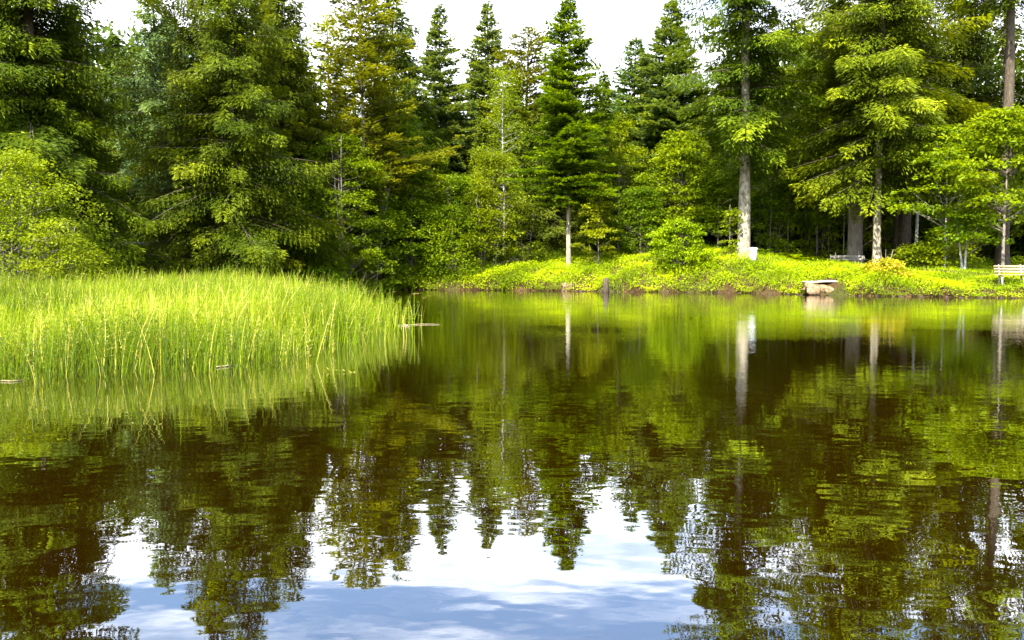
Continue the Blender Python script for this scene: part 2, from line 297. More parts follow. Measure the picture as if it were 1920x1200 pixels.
def conifer(name, loc, H, Rm, z0, label, cat='conifer', mat='spruce', bark='bark', style='spruce', nb=230, dens=24, r0=None, seed=1,
            lsz=1.35, top_pow=.85, lop=.2, group=None, rz=0, sparse=0, tintb=0., dead=14, lean=0., low0=.55):
    rng = np.random.default_rng(seed); root = thing(name, loc, label, cat, group, rz)
    r0 = r0 or H * .013
    tp, tr = trunk_pts(rng, H * .99, r0, lean, nseg=16)
    tk = MB(); tk.tube(tp, tr, 12, wob=.05, rng=rng); cr = MB(); bw = MB(); nb = int(nb * 1.2)
    k_ = tp[:, 2] > z0 * .3 - 2; bw.tube(tp[k_], tr[k_] * .4, 4)
    def tpos(z): return np.array([np.interp(z, tp[:, 2], tp[:, 0]), np.interp(z, tp[:, 2], tp[:, 1]), z])
    ph = rng.uniform(0, 6.28, 4)
    for i in range(nb):
        t = ((i + rng.random()) / nb) ** .92
        if style == 'fir': t = min(.995, (math.floor(t * 34) + rng.normal(0, .16)) / 34) if rng.random() < .75 else t
        t = min(max(t, 0), .998)
        z = z0 + (H - z0) * t
        prof = (1 - t) ** top_pow * min(1, low0 + t * (5 if low0 > .5 else 2.2))
        az = rng.uniform(0, 6.283)
        lump = 1 + lop * math.sin(3 * az + ph[0] + z * .7) + lop * .7 * math.sin(2 * az + ph[1] - z * 1.9)
        Lb = Rm * prof * lump * rng.uniform(.62, 1.15) + .12
        if sparse and rng.random() < sparse * (1 - t * .5): continue
        o = np.array([math.cos(az), math.sin(az), 0]); sd = np.array([-o[1], o[0], 0]); b0 = tpos(z)
        if style == 'fir': up1 = .10 + .35 * t; dn = .30 - .25 * t
        elif style == 'olive': up1 = .35 + .2 * t; dn = .30
        else: up1 = .18 + .25 * t; dn = .85 - .55 * t
        sag = rng.uniform(.75, 1.25)
        fz = lambda s: Lb * (up1 * s - dn * sag * s ** 2 + .38 * dn * s ** 4)
        n = max(5, int(dens * (1.25 if style == 'fir' else 1) * (Lb ** 1.7 + .35)))
        s = .06 + .94 * rng.random(n) ** .8
        wv = .36 * Lb * np.clip(1 - s, 0, 1) ** .75 * np.clip(s * 3.2, 0, 1) + .07
        u = rng.uniform(-1, 1, n)
        # cluster along side twigs
        k = np.round(s * Lb / .28); s = s * .35 + .65 * np.clip((k * .28 + np.abs(u) * wv * .55) / Lb, 0, 1.04)
        hang = np.zeros(n)
        if style == 'spruce': hang = rng.random(n) ** 1.5 * .55 * np.clip(Lb / 2.2, .2, 1)
        P = b0 + o * (s * Lb)[:, None] + sd * (u * wv)[:, None]
        P[:, 2] += fz(s) - hang - np.abs(u) * wv * .25 + rng.normal(0, .03, n)
        dirn = o * .8 + sd * (np.sign(u) * .75)[:, None] + rng.normal(0, .22, (n, 3))
        dirn[:, 2] += (.10 if style != 'spruce' else -.35) + (-1.2 * hang)
        nn = rng.normal(0, .38, (n, 3)); nn[:, 2] += 1
        if style == 'spruce': nn += o * .6
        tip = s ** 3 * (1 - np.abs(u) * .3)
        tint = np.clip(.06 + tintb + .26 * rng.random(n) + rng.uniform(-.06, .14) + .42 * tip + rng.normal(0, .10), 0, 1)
        ln = lsz * rng.uniform(.15, .30, n); wd = lsz * rng.uniform(.045, .085, n)
        add_leaves(cr, P, dirn, nn, ln, wd, tint)
        if Lb > .6:
            ss = np.array([0, .3, .6, .92]); bpts = b0 + o * (ss * Lb)[:, None]; bpts[:, 2] += fz(ss) - .02
            br = .007 * Lb + .005; bw.tube(bpts, [br, br * .7, br * .45, .003], 4)
    # leader
    n = 60; zt = H - rng.random(n) ** 1.4 * H * .05; P = np.stack([rng.normal(0, .03, n), rng.normal(0, .03, n), zt], -1) + tpos(H) * np.array([1, 1, 0])
    dirn = rng.normal(0, 1, (n, 3)); dirn[:, 2] = np.abs(dirn[:, 2]) + .5; add_leaves(cr, P, dirn, rng.normal(0, 1, (n, 3)), rng.uniform(.15, .3, n), np.full(n, .06), .5)
    for i in range(dead):
        z = rng.uniform(z0 * .35, z0 + 1); az = rng.uniform(0, 6.28); Lb = rng.uniform(.5, 1.8); b0 = tpos(z)
        ss = np.array([0, .4, .75, 1.]); o = np.array([math.cos(az), math.sin(az), 0]); q = b0 + o * (ss * Lb)[:, None]; q[:, 2] -= ss ** 2 * Lb * rng.uniform(.2, .7)
        bw.tube(q, [.02, .013, .008, .003], 4)
    bw.build('branches', M['bark'], root); a = tk.build('trunk', M[bark], root, smooth=True); c = cr.build('crown', M[mat], root)
    return root

def broad(name, loc, H, Rm, z0, label, cat='tree', mat='leafy', bark='greybark', nc=70, lpc=110, lf=.15, seed=1, r0=.1, stems=1, flat=.30, group=None, tintb=0,
          clump=.75, arch=0., shape=.5, spread=1.0, yaw=0):
    rng = np.random.default_rng(seed); root = thing(name, loc, label, cat, group, yaw); tk = MB(); cr = MB(); trunks = []
    for s_ in range(stems):
        a = rng.uniform(0, 6.28); ln = 0 if stems == 1 else rng.uniform(.05, .28) * spread; Ht = H * rng.uniform(.75, .97)
        P, r_ = trunk_pts(rng, Ht, r0 * (1 if stems == 1 else .7), 0, .2, 9, .012, .012)
        zc = np.clip(P[:, 2:3], 0, None); off = np.array([[math.cos(a), math.sin(a), 0]])
        P = P + off * zc * ln * (.6 + .5 * zc / H) + off * (0 if stems == 1 else .12)
        tk.tube(P, r_, 8, wob=.04, rng=rng); trunks.append(P)
    for i in range(nc):
        t = rng.random() ** .85; z = z0 + (H - z0) * t
        prof = math.sin(math.pi * min(1, (t * (1 - .12) + .12)) ** shape) ** .6 if t < .97 else .25
        prof = max(prof, .12)
        rr = Rm * prof * rng.random() ** .38; az = rng.uniform(0, 6.283)
        rr *= 1 + .25 * math.sin(3 * az + seed + z)
        c = np.array([math.cos(az) * rr, math.sin(az) * rr, z - arch * (rr / Rm) ** 2 * H * .2])
        cs = clump * rng.uniform(.55, 1.25); n = int(lpc * (cs / clump) ** 1.6 * rng.uniform(.7, 1.2))
        o = np.array([math.cos(az), math.sin(az), 0])
        rad = cs * rng.random(n) ** .55; th = rng.uniform(0, 6.283, n)
        P = c + np.stack([np.cos(th) * rad, np.sin(th) * rad, rng.normal(0, flat * cs * .5, n) - .28 * rad ** 2 / cs], -1)
        P += o * (rad * .35)[:, None]
        dirn = np.stack([np.cos(th), np.sin(th), rng.normal(-.25, .35, n)], -1) + rng.normal(0, .5, (n, 3)) + o * .4
        nn = rng.normal(0, .45, (n, 3)); nn[:, 2] += 1
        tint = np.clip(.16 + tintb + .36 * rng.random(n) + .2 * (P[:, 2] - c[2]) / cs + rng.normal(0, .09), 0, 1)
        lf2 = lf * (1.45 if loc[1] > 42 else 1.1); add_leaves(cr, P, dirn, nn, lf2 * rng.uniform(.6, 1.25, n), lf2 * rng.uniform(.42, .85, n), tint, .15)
        Pt = trunks[rng.integers(stems)]; zs = max(Pt[1, 2] + .2, min(c[2] - rr * rng.uniform(.3, .8), Pt[-1, 2] * .97)); j = np.array([np.interp(zs, Pt[:, 2], Pt[:, 0]), np.interp(zs, Pt[:, 2], Pt[:, 1]), zs])
        mid = (j + c) / 2 + rng.normal(0, .08, 3) + np.array([0, 0, -.05 * rr]); k = np.linspace(0, 1, 5)[:, None]
        q = (1 - k) ** 2 * j + 2 * k * (1 - k) * mid + k ** 2 * c; br = .008 + .009 * np.linalg.norm(c - j)
        tk.tube(q, br * np.array([.8, .6, .4, .25, .12]), 4)
    tk.build('trunk', M[bark], root, smooth=True); cr.build('crown', M[mat], root); return root

def put(px, D, sink=.0):
    x = xat(px, D); return (x, D, gz(x, D) - sink)
def Hto(px, D, py):              # tree height so that its tip shows at photo row py
    return ztop(py, D) - put(px, D)[2]

# ------------------------------------------------------------------ conifers that one can tell apart
C = conifer
C('spruce_tree', put(70, 42), 31, 5.0, 1.0, 'huge dark spruce filling the left edge behind the pale bush', nb=620, dens=44, lsz=1.1, seed=3, top_pow=.6, r0=.42, mat='spruce', lop=.25, tintb=.02)
C('spruce_tree', put(-190, 40), 24, 4.6, 1.5, 'spruce cut off by the left edge of the photo', nb=330, dens=24, seed=5, r0=.36)
C('spruce_tree', put(300, 56), Hto(300, 56, -45), 4.8, 2.0, 'dark blue green spruce right of the sky gap at upper left', mat='bluefir', nb=330, dens=24, seed=7, r0=.3, top_pow=.75, tintb=-.05)
C('spruce_tree', put(392, 49), 21.5, 4.4, .8, 'drooping spruce with the leftmost of three close bare trunks', nb=360, dens=40, lsz=1.05, seed=9, r0=.2, lop=.35, sparse=.25, top_pow=.6, tintb=.04)
C('spruce_tree', put(446, 47), 22.8, 4.5, .5, 'tall drooping spruce whose lowest boughs sweep the reeds', nb=400, dens=44, lsz=1.05, seed=11, r0=.28, lop=.35, sparse=.2, top_pow=.62, tintb=.03)
C('spruce_tree', put(540, 55), Hto(540, 55, -60), 3.8, 1.0, 'spruce with hanging twigs at the right end of the dark left group', nb=370, dens=28, seed=13, r0=.25, top_pow=.55, lop=.2, tintb=.05)
C('pine_tree', put(683, 57), Hto(683, 57, -30), 4.3, 6.0, 'olive brown conifer with a long bare pale trunk', mat='olive', bark='palebark', style='olive', nb=300, dens=20, seed=15, lsz=1.6, r0=.20, top_pow=.45, lop=.3, sparse=.12, lean=.004)
C('spruce_tree', put(742, 66), Hto(742, 66, -20), 4.6, 3.0, 'dark spruce right behind the olive brown conifer', mat='dark', nb=300, dens=24, seed=17, lsz=1.7, top_pow=.62, tintb=.1)
C('pine_tree', put(618, 62), Hto(618, 62, 32), 3.2, 4.0, 'pale thin topped tree against the white sky left of the olive conifer', mat='yellowleaf', bark='palebark', style='olive', nb=190, dens=16, seed=19, lsz=1.7, top_pow=.5, lop=.3, sparse=.25, tintb=.05)
C('fir_tree', put(828, 74), Hto(828, 74, 8), 6.0, 1.5, 'slender pointed fir left of centre with a blue green tip', mat='bluefir', style='fir', nb=420, dens=26, seed=21, lsz=1.75, top_pow=1.0, lop=.15)
C('fir_tree', put(917, 84), Hto(917, 84, 2), 6.4, 2.0, 'fir with narrow tip between the two taller pointed firs', mat='bluefir', style='fir', nb=400, dens=24, seed=23, lsz=1.9, top_pow=1.0, lop=.18)
C('pine_tree', put(988, 80), Hto(988, 80, 54), 4.8, 5.0, 'round topped olive conifer left of the centre fir', mat='olive', style='olive', nb=240, dens=20, seed=25, lsz=1.8, top_pow=.5, tintb=-.15, lop=.3)
C('fir_tree', put(1066, 58), Hto(1066, 58, 0), 3.2, 4.4, 'bright centre fir with a bare lower trunk at the bank', mat='fir', bark='palebark', style='fir', nb=430, dens=34, seed=27, r0=.17, top_pow=.68, lop=.3, tintb=.12, dead=20)
C('fir_tree', put(1188, 72), Hto(1188, 72, 70), 5.2, 1.5, 'shorter blue green fir just left of the tall right hand fir', mat='bluefir', style='fir', nb=320, dens=24, seed=29, lsz=1.8, top_pow=.85)
C('fir_tree', put(1254, 70), Hto(1254, 70, 0), 6.0, 1.5, 'tall blue green fir right of the open gap of sky', mat='bluefir', style='fir', nb=430, dens=28, seed=31, lsz=1.8, top_pow=.9, lop=.14)
C('spruce_tree', put(1393, 54), 28, 4.6, 5.6, 'old spruce with a thick sunlit pale trunk beside the white bin', mat='spruce', bark='palebark', nb=330, dens=28, seed=34, r0=.42, low0=.40, top_pow=.38, lop=.4, sparse=.2, tintb=.08, dead=10)
C('spruce_tree', put(1602, 57), 31, 5.6, 7.0, 'massive spruce with the thickest grey trunk behind the bench', mat='spruce', bark='greybark', nb=330, dens=26, seed=35, r0=.52, top_pow=.45, lop=.4, sparse=.35, tintb=.12)
C('spruce_tree', put(1643, 52), 25, 5.2, 5.0, 'spruce with slimmer pale trunk right of the bench', mat='spruce', bark='palebark', nb=300, dens=28, seed=37, r0=.26, top_pow=.5, lop=.35, sparse=.12, tintb=.16)
C('spruce_tree', put(1785, 60), 27, 3.6, 3.5, 'dark full spruce behind the maple at the right', mat='dark', nb=420, dens=28, seed=39, r0=.35, top_pow=.45, tintb=.12)
C('spruce_tree', put(1695, 58), 22, 3.2, 5.5, 'dark trunked spruce right of the pair of pale trunks', mat='dark', nb=210, dens=24, seed=41, r0=.42, top_pow=.5, tintb=.1)
C('spruce_tree', put(1872, 68), 30, 3.0, 17.0, 'tall bare trunk with high crown at upper right', mat='spruce', nb=120, dens=22, seed=43, r0=.42, top_pow=.4, tintb=.05)
C('spruce_tree', put(1878, 50), 28, 3.0, 15.5, 'tall spruce with high crown and bare trunk behind the slatted bench at the right edge', mat='spruce', bark='bark', nb=160, dens=24, seed=47, r0=.40, top_pow=.4, tintb=.15, dead=20)
C('spruce_tree', put(1678, 60), 14, 1.6, 6, 'thin dark trunk between pale trunk and dark spruce', mat='dark', nb=90, dens=20, seed=49, r0=.16)

# ------------------------------------------------------------------ broad-leaved trees and shrubs
B = broad
B('shrub', put(20, 33, .3), Hto(20, 33, 268), 3.1, .1, 'large pale green bush overhanging the reeds at the left edge', 'bush', 'paleleaf', nc=190, lpc=150, lf=.12, seed=51, stems=7, r0=.08, clump=.8, shape=.8, tintb=0)
B('shrub', put(112, 31, .3), Hto(112, 31, 400), 1.5, .0, 'low rounded end of pale bush dipping to the reeds', 'bush', 'paleleaf', nc=70, lpc=130, lf=.11, seed=52, stems=4, r0=.05, clump=.6, shape=.8)
B('shrub', put(190, 46), Hto(190, 46, 330), 2.0, .2, 'dark leafy shrub between pale bush and fallen log', 'bush', 'leafy', nc=70, lpc=90, lf=.13, seed=53, stems=3, r0=.05, tintb=-.1)
B('hazel_tree', put(310, 48), Hto(310, 48, 235), 1.7, 1.0, 'sparse yellowish tree in front of the blue green spruce', 'tree', 'olive', nc=60, lpc=50, lf=.12, seed=54, stems=2, r0=.06, tintb=.0)
B('shrub', put(385, 46), 1.4, 1.1, .1, 'low green shrub at the foot of the drooping spruces', 'bush', 'leafy', nc=40, lpc=70, lf=.11, seed=55, stems=3, r0=.03)
B('beech_tree', put(640, 53), Hto(640, 53, 250), 3.0, .3, 'deep green broad tree at the dark corner of the pond', 'tree', 'leafy', nc=200, lpc=130, lf=.13, seed=56, stems=3, r0=.12, shape=.7, tintb=-.02)
B('beech_tree', put(590, 57), Hto(590, 57, 200), 2.6, 1.0, 'yellow green leafy tree rising behind the deep green one', 'tree', 'leafy', nc=140, lpc=110, lf=.14, seed=57, r0=.12, tintb=.15)
B('shrub', put(600, 49.5), 2.6, 1.9, .1, 'dark shrub hanging over the water beside the reed bed', 'bush', 'leafy', nc=90, lpc=90, lf=.11, seed=58, stems=4, r0=.05, tintb=-.15)
B('maple_tree', put(745, 60), Hto(745, 60, 195), 2.5, 2.5, 'pale leafy maple in front of the dark spruce', 'tree', 'paleleaf', nc=140, lpc=100, lf=.15, seed=59, r0=.12, tintb=-.05)
B('maple_tree', put(800, 62), Hto(800, 62, 275), 2.2, 1.2, 'leafy maple below the slender pointed fir', 'tree', 'leafy', nc=120, lpc=100, lf=.14, seed=60, r0=.10, tintb=.12)
B('beech_tree', put(770, 58.5), Hto(770, 58.5, 345), 2.2, .4, 'green bushy tree right of the hidden waterside bench', 'tree', 'leafy', nc=120, lpc=110, lf=.13, seed=61, stems=3, r0=.08, tintb=.02)
B('shrub', put(760, 57.6), 1.9, 1.4, .1, 'dark leafy shrub beside the hidden waterside bench', 'bush', 'leafy', nc=60, lpc=80, lf=.11, seed=62, stems=3, r0=.04)
B('birch_tree', put(945, 66), Hto(945, 66, 130), 2.4, 3.0, 'airy pale birch below the middle firs', 'tree', 'paleleaf', 'birch', nc=150, lpc=60, lf=.12, seed=63, r0=.10, tintb=.08, flat=.7)
B('hazel_tree', put(925, 60), Hto(925, 60, 285), 2.3, .5, 'bright yellow green tree left of the centre fir', 'tree', 'yellowleaf', nc=150, lpc=70, lf=.13, seed=64, stems=3, r0=.08, tintb=-.15)
B('beech_tree', put(860, 61), Hto(860, 61, 330), 2.0, .4, 'mid green bush between maple and bright yellow green tree', 'tree', 'leafy', nc=110, lpc=90, lf=.13, seed=65, stems=3, r0=.07, tintb=.08)
B('shrub', put(985, 61), Hto(985, 61, 380), 1.5, .2, 'low leafy shrub at the left foot of the centre fir', 'bush', 'leafy', nc=60, lpc=80, lf=.12, seed=66, stems=3, r0=.04)
B('maple_tree', put(1122, 56.5), Hto(1122, 56.5, 342), 1.1, .6, 'bright green sapling just right of the bare fir trunk', 'sapling', 'yellowleaf', nc=60, lpc=75, lf=.13, seed=67, r0=.035, clump=.45, tintb=-.12)
B('beech_tree', put(1160, 64), Hto(1160, 64, 215), 2.3, .8, 'green leafy tree below the short fir', 'tree', 'leafy', nc=130, lpc=100, lf=.14, seed=68, r0=.10, tintb=.1)
B('maple_tree', put(1275, 62), Hto(1275, 62, 248), 2.8, 1.6, 'spreading green maple behind the bright mound of shrub', 'tree', 'leafy', nc=190, lpc=100, lf=.15, seed=69, r0=.13, tintb=.16)
B('beech_tree', put(1200, 60.5), Hto(1200, 60.5, 350), 2.2, .5, 'dark green low tree in the shade left of the spreading maple', 'tree', 'leafy', nc=110, lpc=90, lf=.13, seed=70, r0=.07, tintb=-.05)
B('shrub', put(1272, 53), Hto(1272, 53, 412), 1.65, .1, 'bright yellow green mound of shrub on the bank', 'bush', 'bank', nc=110, lpc=80, lf=.13, seed=71, stems=5, r0=.03, clump=.5, shape=.85, tintb=-.12)
B('birch_tree', put(1350, 72), Hto(1350, 72, 118), 2.8, 4.0, 'yellow green birch glowing left of the old spruce', 'tree', 'yellowleaf', 'birch', nc=170, lpc=70, lf=.14, seed=72, r0=.12, tintb=-.15, flat=.6)
B('beech_tree', put(1470, 66), Hto(1470, 66, 130), 3.6, 3.2, 'golden green beech between the two old spruces', 'tree', 'yellowleaf', nc=240, lpc=90, lf=.15, seed=73, r0=.15, tintb=-.14)
B('maple_tree', put(1440, 61), Hto(1440, 61, 250), 2.6, 2.6, 'leafy maple just right of the sunlit old trunk', 'tree', 'leafy', nc=120, lpc=100, lf=.15, seed=74, r0=.10, tintb=.16)
B('maple_tree', put(1520, 63), Hto(1520, 63, 270), 2.4, 2.8, 'green maple left of the thickest grey trunk', 'tree', 'leafy', nc=110, lpc=90, lf=.15, seed=75, r0=.10, tintb=.14)
B('sapling', put(1368, 53.5), Hto(1368, 53.5, 380), .5, .5, 'thin sapling with pale leaves left of the old trunk', 'sapling', 'paleleaf', nc=22, lpc=34, lf=.13, seed=76, r0=.02, clump=.3)
B('maple_tree', put(1770, 49), Hto(1770, 49, 235), 2.9, 3.0, 'layered maple over the grass in front of the dark spruce', 'tree', 'leafy', 'birch', nc=130, lpc=90, lf=.16, seed=77, r0=.09, tintb=.12, flat=.18, clump=.85)
B('maple_tree', put(1808, 48), Hto(1808, 48, 390), 1.5, 1.6, 'small maple with forked white stem right of the low shrub', 'tree', 'leafy', 'birch', nc=46, lpc=70, lf=.15, seed=78, r0=.10, stems=2, tintb=.1, flat=.18, spread=.5)
B('maple_tree', put(1880, 46), Hto(1880, 46, 205), 2.5, 3.6, 'maple boughs reaching in at the right edge', 'tree', 'leafy', nc=110, lpc=100, lf=.17, seed=79, r0=.10, tintb=.2, flat=.18, clump=.9)
B('shrub', put(1728, 49.5), 1.75, 1.1, .2, 'green shrub on shady grass right of the slim pale trunk', 'bush', 'leafy', nc=45, lpc=60, lf=.15, seed=80, stems=3, r0=.03, tintb=.08, flat=.2)
B('shrub', put(1662, 45.5), 1.0, 1.1, .0, 'reddish orange leaved shrub on the sunny bank', 'bush', 'orange', nc=50, lpc=40, lf=.12, seed=81, stems=4, r0=.015, clump=.4, tintb=.02)
B('birch_tree', put(1716, 58), 12, 1.6, 6.5, 'short white birch trunk behind the green shrub', 'tree', 'leafy', 'birch', nc=40, lpc=70, lf=.15, seed=82, r0=.14)

B('maple_tree', put(700, 56.5), Hto(700, 56.5, 300), 2.2, .8, 'leafy maple at the foot of the long bare pale trunk', 'tree', 'leafy', nc=130, lpc=100, lf=.14, seed=110, stems=2, r0=.08, tintb=.1)
B('birch_tree', put(715, 60.5), Hto(715, 60.5, 215), 2.3, 2.5, 'light leafy tree just left of the dark spruce', 'tree', 'yellowleaf', nc=140, lpc=90, lf=.14, seed=111, r0=.09, tintb=-.12)
B('beech_tree', put(850, 58.5), Hto(850, 58.5, 385), 1.9, .3, 'low bright bush by the water left of the centre fir', 'bush', 'leafy', nc=90, lpc=90, lf=.13, seed=112, stems=3, r0=.05, tintb=.12)
B('beech_tree', put(905, 59.5), Hto(905, 59.5, 350), 1.7, .3, 'yellow green bush below the bright yellow green tree', 'bush', 'yellowleaf', nc=80, lpc=80, lf=.13, seed=113, stems=3, r0=.05, tintb=-.2)
B('maple_tree', put(1345, 60), Hto(1345, 60, 300), 1.9, 1.2, 'fresh green maple just left of the sunlit old trunk', 'tree', 'leafy', nc=100, lpc=95, lf=.15, seed=114, r0=.07, tintb=.15)
B('maple_tree', put(580, 53), Hto(580, 53, 300), 2.0, 1.0, 'fresh green tree against the right side of the drooping spruces', 'tree', 'leafy', nc=110, lpc=100, lf=.14, seed=115, r0=.08, tintb=.12)
B('shrub', put(1455, 60), 3.0, 1.5, .2, 'loose green shrub in the shade right of the sunlit old trunk', 'bush', 'leafy', nc=45, lpc=60, lf=.14, seed=120, stems=3, r0=.03, tintb=.1)
B('shrub', put(1535, 61), 3.6, 1.5, .2, 'loose green shrub in the shade left of the thickest trunk', 'bush', 'leafy', nc=45, lpc=60, lf=.14, seed=121, stems=3, r0=.03, tintb=.1)
B('shrub', put(1668, 62.5), 3.2, 1.7, .1, 'bright leafy shrub glowing between the dark trunks', 'bush', 'yellowleaf', nc=60, lpc=70, lf=.13, seed=122, stems=4, r0=.03)
B('shrub', put(1770, 56), 2.6, 1.6, .1, 'green shrub in the shade behind the small forked maple', 'bush', 'leafy', nc=50, lpc=60, lf=.14, seed=123, stems=3, r0=.03, tintb=.12)
# thicket of thin young stems right of the sunlit old trunk
rs = random.Random(5)
proto = None; k = 0
for i in range(16):
    px = 1405 + i * 11.5 + rs.uniform(-4, 4); D = 60 + rs.uniform(-1.5, 4); loc = put(px, D)
    if proto is None:
        proto = broad('young_tree', loc, 7.2, .7, 3.2, 'thin young tree stem in the dark thicket between the two old trunks', 'young tree', 'leafy', 'greybark', nc=16, lpc=40, lf=.14, seed=90, r0=.035, clump=.5, group='thin young trees in the thicket')
    else: dup(proto, loc, rs.uniform(0, 6), rs.uniform(.75, 1.15), proto['label'])

# dark trees deeper in the wood, hardly told apart
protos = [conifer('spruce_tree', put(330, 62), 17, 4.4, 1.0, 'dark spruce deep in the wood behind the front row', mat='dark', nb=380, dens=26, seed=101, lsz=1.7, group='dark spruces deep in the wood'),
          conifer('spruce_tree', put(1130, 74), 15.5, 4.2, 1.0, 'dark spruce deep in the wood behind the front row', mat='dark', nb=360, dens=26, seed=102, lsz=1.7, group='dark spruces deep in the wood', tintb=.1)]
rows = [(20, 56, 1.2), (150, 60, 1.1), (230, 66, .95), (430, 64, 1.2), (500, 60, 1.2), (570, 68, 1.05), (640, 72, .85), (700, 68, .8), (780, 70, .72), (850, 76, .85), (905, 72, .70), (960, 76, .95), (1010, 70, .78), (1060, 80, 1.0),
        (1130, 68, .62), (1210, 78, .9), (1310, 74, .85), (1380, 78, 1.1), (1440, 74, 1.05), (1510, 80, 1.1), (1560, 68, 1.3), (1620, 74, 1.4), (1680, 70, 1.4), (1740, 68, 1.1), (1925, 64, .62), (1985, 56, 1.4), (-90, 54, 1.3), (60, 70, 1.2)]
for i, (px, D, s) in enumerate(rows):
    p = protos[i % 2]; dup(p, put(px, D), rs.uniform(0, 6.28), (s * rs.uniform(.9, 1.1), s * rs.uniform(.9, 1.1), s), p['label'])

# the far wood seen as one mass : leaf clumps and trunks in a deep belt
rng = np.random.default_rng(7); fw = MB(); tw = MB()
for i in range(2600):
    D = rng.uniform(82, 112); px = rng.uniform(-700, 2600); x = xat(px, D); hmax = ztop(210 if 560 < px < 1340 else 60, D); z = hmax * rng.random() ** 1.1
    n = 75; rad = 2.0 * rng.random(n) ** .5; th = rng.uniform(0, 6.28, n)
    P = np.stack([x + np.cos(th) * rad, D + np.sin(th) * rad, z + rng.normal(0, .7, n) - .25 * rad], -1)
    dn = rng.normal(0, 1, (n, 3)); nn = rng.normal(0, .5, (n, 3)); nn[:, 2] += 1
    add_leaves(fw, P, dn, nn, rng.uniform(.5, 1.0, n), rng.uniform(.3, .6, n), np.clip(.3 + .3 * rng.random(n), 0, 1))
for i in range(90):
    D = rng.uniform(70, 100); px = rng.uniform(-300, 2200); x = xat(px, D); g0 = gz(x, D); r_ = rng.uniform(.12, .3)
    fw.tube([(x, D, g0 - .5), (x + rng.normal(0, .3), D, g0 + 7), (x + rng.normal(0, .5), D, g0 + 14)], [r_, r_ * .8, r_ * .4], 6, tint=.0)
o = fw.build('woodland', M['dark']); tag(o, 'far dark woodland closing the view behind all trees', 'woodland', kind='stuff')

# ------------------------------------------------------------------ ground cover
def inpoly(X, Y, P):
    ins = np.zeros(X.shape, bool); n = len(P)
    for i in range(n):
        ax, ay = P[i]; bx, by = P[(i + 1) % n]; ins ^= ((ay > Y) != (by > Y)) & (X < (bx - ax) * (Y - ay) / (by - ay + 1e-12) + ax)
    return ins
def sn(X, Y, a=.55, b=0.): return .5 + .25 * (np.sin(X * a + 1.3 + b + np.sin(Y * a * .8) * 1.5) + np.sin(Y * a * 1.3 - X * a * .6 + b * 2))
rng = np.random.default_rng(21)
def scatter(n, x0, x1, y0, y1, cond):
    X = rng.uniform(x0, x1, n); Y = rng.uniform(y0, y1, n); d = pond_sd(X, Y); k = cond(X, Y, d); return X[k], Y[k], d[k]
# leafy herbs on the bank : rosettes of leaves, tall near the waterline
hb = MB()
X, Y, d = scatter(74000, -8, 34, 38, 66, lambda X, Y, d: (d > -.3) & (d < 9) & (rng.random(X.shape) < np.where(d < 4, 1, .45) * np.clip(.35 + 1.1 * sn(X, Y, 2.9, 9), 0, 1)) & ~((X > 16.35) & (X < 18.0) & (Y < 46.7)) & ((X < 15.5) | (d < 4.2 + sn(X, Y, 1.3))))
Z = ground(X, Y); hh = (.55 - .04 * np.clip(d, 0, 8)) * (.3 + 1.35 * sn(X, Y, 1.7)) * (1 - .62 * np.clip((X - 19) / 4, 0, 1)) * (1 - .3 * np.clip((d - 4) / 3, 0, 1))
for j in range(5):
    n = len(X); hz = hh * rng.uniform(.15, 1, n); P = np.stack([X + rng.normal(0, .09, n), Y + rng.normal(0, .09, n), np.maximum(Z, .03) + hz], -1)
    dn = rng.normal(0, 1, (n, 3)); dn[:, 2] = rng.normal(.15, .4, n); nn = rng.normal(0, .45, (n, 3)); nn[:, 2] += 1; nn[:, 1] -= .3
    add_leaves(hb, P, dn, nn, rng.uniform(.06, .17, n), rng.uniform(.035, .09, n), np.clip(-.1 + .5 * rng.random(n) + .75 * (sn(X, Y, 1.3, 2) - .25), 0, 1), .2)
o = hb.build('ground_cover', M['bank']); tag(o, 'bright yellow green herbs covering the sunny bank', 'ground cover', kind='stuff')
gb = MB()
X, Y, d = scatter(150000, -8, 36, 38, 66, lambda X, Y, d: (d > -.05) & ~((X > 16.4) & (X < 18.0) & (Y < 46.8)) & (d < 13) & (rng.random(X.shape) < np.where(X > 15, 1, .6)))
Z = ground(X, Y); n = len(X); hgt = rng.uniform(.12, .34, n) * (.7 + .6 * sn(X, Y, .8, 1)) * (1 - .35 * np.clip((X - 18) / 5, 0, 1))
dn = rng.normal(0, .32, (n, 3)); dn[:, 2] = 1; P = np.stack([X, Y, Z - .02], -1); nn = rng.normal(0, 1, (n, 3))
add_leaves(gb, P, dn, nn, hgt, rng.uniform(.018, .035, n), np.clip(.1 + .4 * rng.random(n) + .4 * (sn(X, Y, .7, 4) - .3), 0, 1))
o = gb.build('grass', M['bank']); tag(o, 'short sunlit grass on the bank around the benches', 'grass', kind='stuff')
